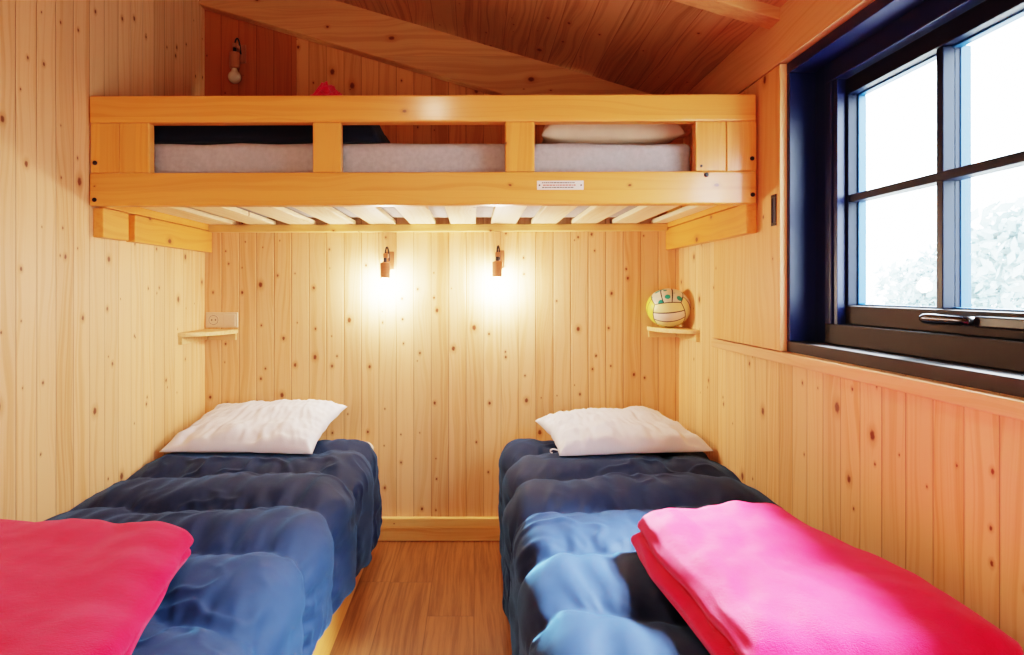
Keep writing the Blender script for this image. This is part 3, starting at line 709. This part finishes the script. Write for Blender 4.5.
# volleyball: cube-sphere with three strips on every face, dark seams
def ball(c, R, sq=.93):
    m_w = simple('ball_white', rgb(240, 232, 216), .45, noise_amt=.03, bump=.05)
    m_y = simple('ball_yellow', rgb(226, 224, 96), .45, noise_amt=.03, bump=.05)
    m_cr = simple('ball_cream', rgb(238, 232, 176), .45, noise_amt=.03, bump=.05)
    m_k = simple('ball_seam', rgb(22, 34, 34), .6, bump=0.0)
    s = NT('ball_teal_print'); co, X = s.coords()
    v = s.n('ShaderNodeTexVoronoi', {'Vector': co, 'Scale': 30.0}).outputs[0]
    f = s.ss(v, .42, .34); s.bsdf(Base_Color=s.mix(f, rgb(214, 216, 200), rgb(24, 152, 138)), Roughness=.45); m_t = s.m
    g = sorted(set([-1, -.97] + [1, .97] + [round(-1 / 3 - .036, 4), round(-1 / 3 + .036, 4), round(1 / 3 - .036, 4), round(1 / 3 + .036, 4)] + list(np.round(np.linspace(-.9, .9, 13), 4))))
    g = np.array([x for x in g if not (abs(abs(x) - 1 / 3) < .034)])
    bm = bmesh.new()
    rot = Matrix.Rotation(math.radians(26), 3, 'X') @ Matrix.Rotation(math.radians(-13), 3, 'Y') @ Matrix.Rotation(math.radians(-13), 3, 'Z')
    # axis, strips split along which of the two others, materials
    faces = [((0, -1, 0), 'v', (m_cr, m_w, m_cr)), ((0, 1, 0), 'v', (m_w, m_w, m_w)), ((0, 0, 1), 'u', (m_t, m_t, m_t)), ((0, 0, -1), 'u', (m_y, m_y, m_y)),
             ((-1, 0, 0), 'u', (m_y, m_y, m_y)), ((1, 0, 0), 'u', (m_cr, m_w, m_cr))]
    mats = [m_k, m_w, m_y, m_cr, m_t]
    for ax, sp, mm in faces:
        n = Vector(ax)
        if ax[2]: U, V = Vector((1, 0, 0)), Vector((0, 1, 0))
        elif ax[1]: U, V = Vector((1, 0, 0)), Vector((0, 0, 1))
        else: U, V = Vector((0, 1, 0)), Vector((0, 0, 1))
        vs = {}
        for i, a in enumerate(g):
            for j, b in enumerate(g):
                p = (n + U * math.tan(a * PI / 4) + V * math.tan(b * PI / 4)).normalized()
                vs[i, j] = bm.verts.new(p)
        for i in range(len(g) - 1):
            for j in range(len(g) - 1):
                f = bm.faces.new((vs[i, j], vs[i + 1, j], vs[i + 1, j + 1], vs[i, j + 1]))
                a = (g[i] + g[i + 1]) / 2; b = (g[j] + g[j + 1]) / 2; t = a if sp == 'u' else b
                seam = max(abs(a), abs(b)) > .965 or abs(abs(t) - 1 / 3) < .03
                f.material_index = 0 if seam else mats.index(mm[0 if t < -1 / 3 else (1 if t < 1 / 3 else 2)])
                f.smooth = True
    bmesh.ops.remove_doubles(bm, verts=bm.verts[:], dist=.001)
    bm.normal_update()
    inner = {v: all(f.material_index for f in v.link_faces) for v in bm.verts}
    for v in bm.verts:
        p = rot @ (v.co * (R if inner[v] else R * .985)); p.z *= sq
        v.co = p + Vector(c)
    return tag(obj('volleyball', bm, mats, None, (c[0], c[1], c[2] - R * sq)), 'yellow white and teal volleyball on the right corner shelf', 'ball')
ball(((668.5 - 474) / 240, YB - .0955, .924 + .0895 * .915), .0895, .91)

# ------------------------------------------------------------------ outside
g = box(XR + .15, 40, -30, 40, -.6, -.5); st('ground', g, m_gravel)
def tree(x, y, h, r, lab, seed):
    rnd = np.random.RandomState(seed)
    t = thing('tree', lab, 'tree', (x, y, -.5), 'trees outside the window')
    obj('trunk', tube([(x, y, -.5), (x + .05, y, h * .4), (x, y + .1, h * .8)], .09), m_bark, t, smooth=True)
    n = 5200; d = rnd.randn(n, 3); d /= np.linalg.norm(d, axis=1)[:, None]; rr = r * rnd.rand(n) ** .4
    cl = rnd.randn(26, 3) * r * .45
    P = cl[rnd.randint(0, 26, n)] + d * rr[:, None] * .42
    P[:, 2] *= h / r * .42; P += np.array([x, y, h * .55])
    P[:, 2] = np.maximum(P[:, 2], -.3)
    A = rnd.randn(n, 3); A /= np.linalg.norm(A, axis=1)[:, None]; B = np.cross(A, rnd.randn(n, 3)); B /= np.linalg.norm(B, axis=1)[:, None]
    s = .06 + .05 * rnd.rand(n)[:, None]
    V = np.stack([P - A * s, P + B * s * .45, P + A * s, P - B * s * .45], 1).reshape(-1, 3)
    me = bpy.data.meshes.new('foliage'); me.from_pydata(V.tolist(), [], np.arange(4 * n).reshape(-1, 4).tolist())
    link('foliage', me, m_leaf, t)
tree(6.2, 5.6, 2.5, 1.3, 'pale bushy tree outside, seen through the lower right window pane', 1)
tree(8.5, 10.5, 2.0, 1.3, 'faint overexposed bush outside, seen through the lower left window pane', 2)

# ------------------------------------------------------------------ light
w = bpy.data.worlds.new('world'); scn.world = w; w.use_nodes = True
bg = w.node_tree.nodes['Background']; bg.inputs[0].default_value = (.80, .90, 1.0, 1); bg.inputs[1].default_value = 18.0
def lamp(name, typ, loc, target, energy, col, **kw):
    l = bpy.data.lights.new(name, typ); l.energy = energy; l.color = col
    for k, v in kw.items(): setattr(l, k, v)
    o = bpy.data.objects.new(name, l); C.objects.link(o); o.location = loc
    o.rotation_euler = (Vector(target) - Vector(loc)).to_track_quat('-Z', 'Y').to_euler(); return o
lamp('window_daylight', 'AREA', (2.3, 1.62, 2.75), (.5, 1.1, .6), 1500, (.90, .95, 1.0), shape='DISK', size=.75)
lamp('ceiling_light', 'AREA', (-.24, .0, 2.17), (-.24, .0, 0), 9, (1.0, .84, .62), shape='DISK', size=.10)
lamp('room_fill', 'AREA', (.1, -1.05, .62), (0, 2.0, .8), 11, (.96, .97, 1.0), shape='RECTANGLE', size=1.6, size_y=.9)  # added fill light from behind the camera; wall_front has no opening

# ------------------------------------------------------------------ camera
cam = bpy.data.cameras.new('camera'); co = bpy.data.objects.new('camera', cam); C.objects.link(co)
co.location = (0, 0, 1.08); co.rotation_euler = (PI / 2, 0, 0)
cam.sensor_width = 36; cam.lens = 620 / 1024 * 36; cam.clip_start = .02
cam.shift_x = (512 - 474) / 1024; cam.shift_y = -(327.5 - 290) / 1024
scn.camera = co
scn.view_settings.view_transform = 'Filmic'; scn.view_settings.look = 'High Contrast'; scn.view_settings.exposure = .27
scn.cycles.use_denoising = True
scn.cycles.max_bounces = 10; scn.cycles.diffuse_bounces = 6; scn.cycles.sample_clamp_indirect = 6
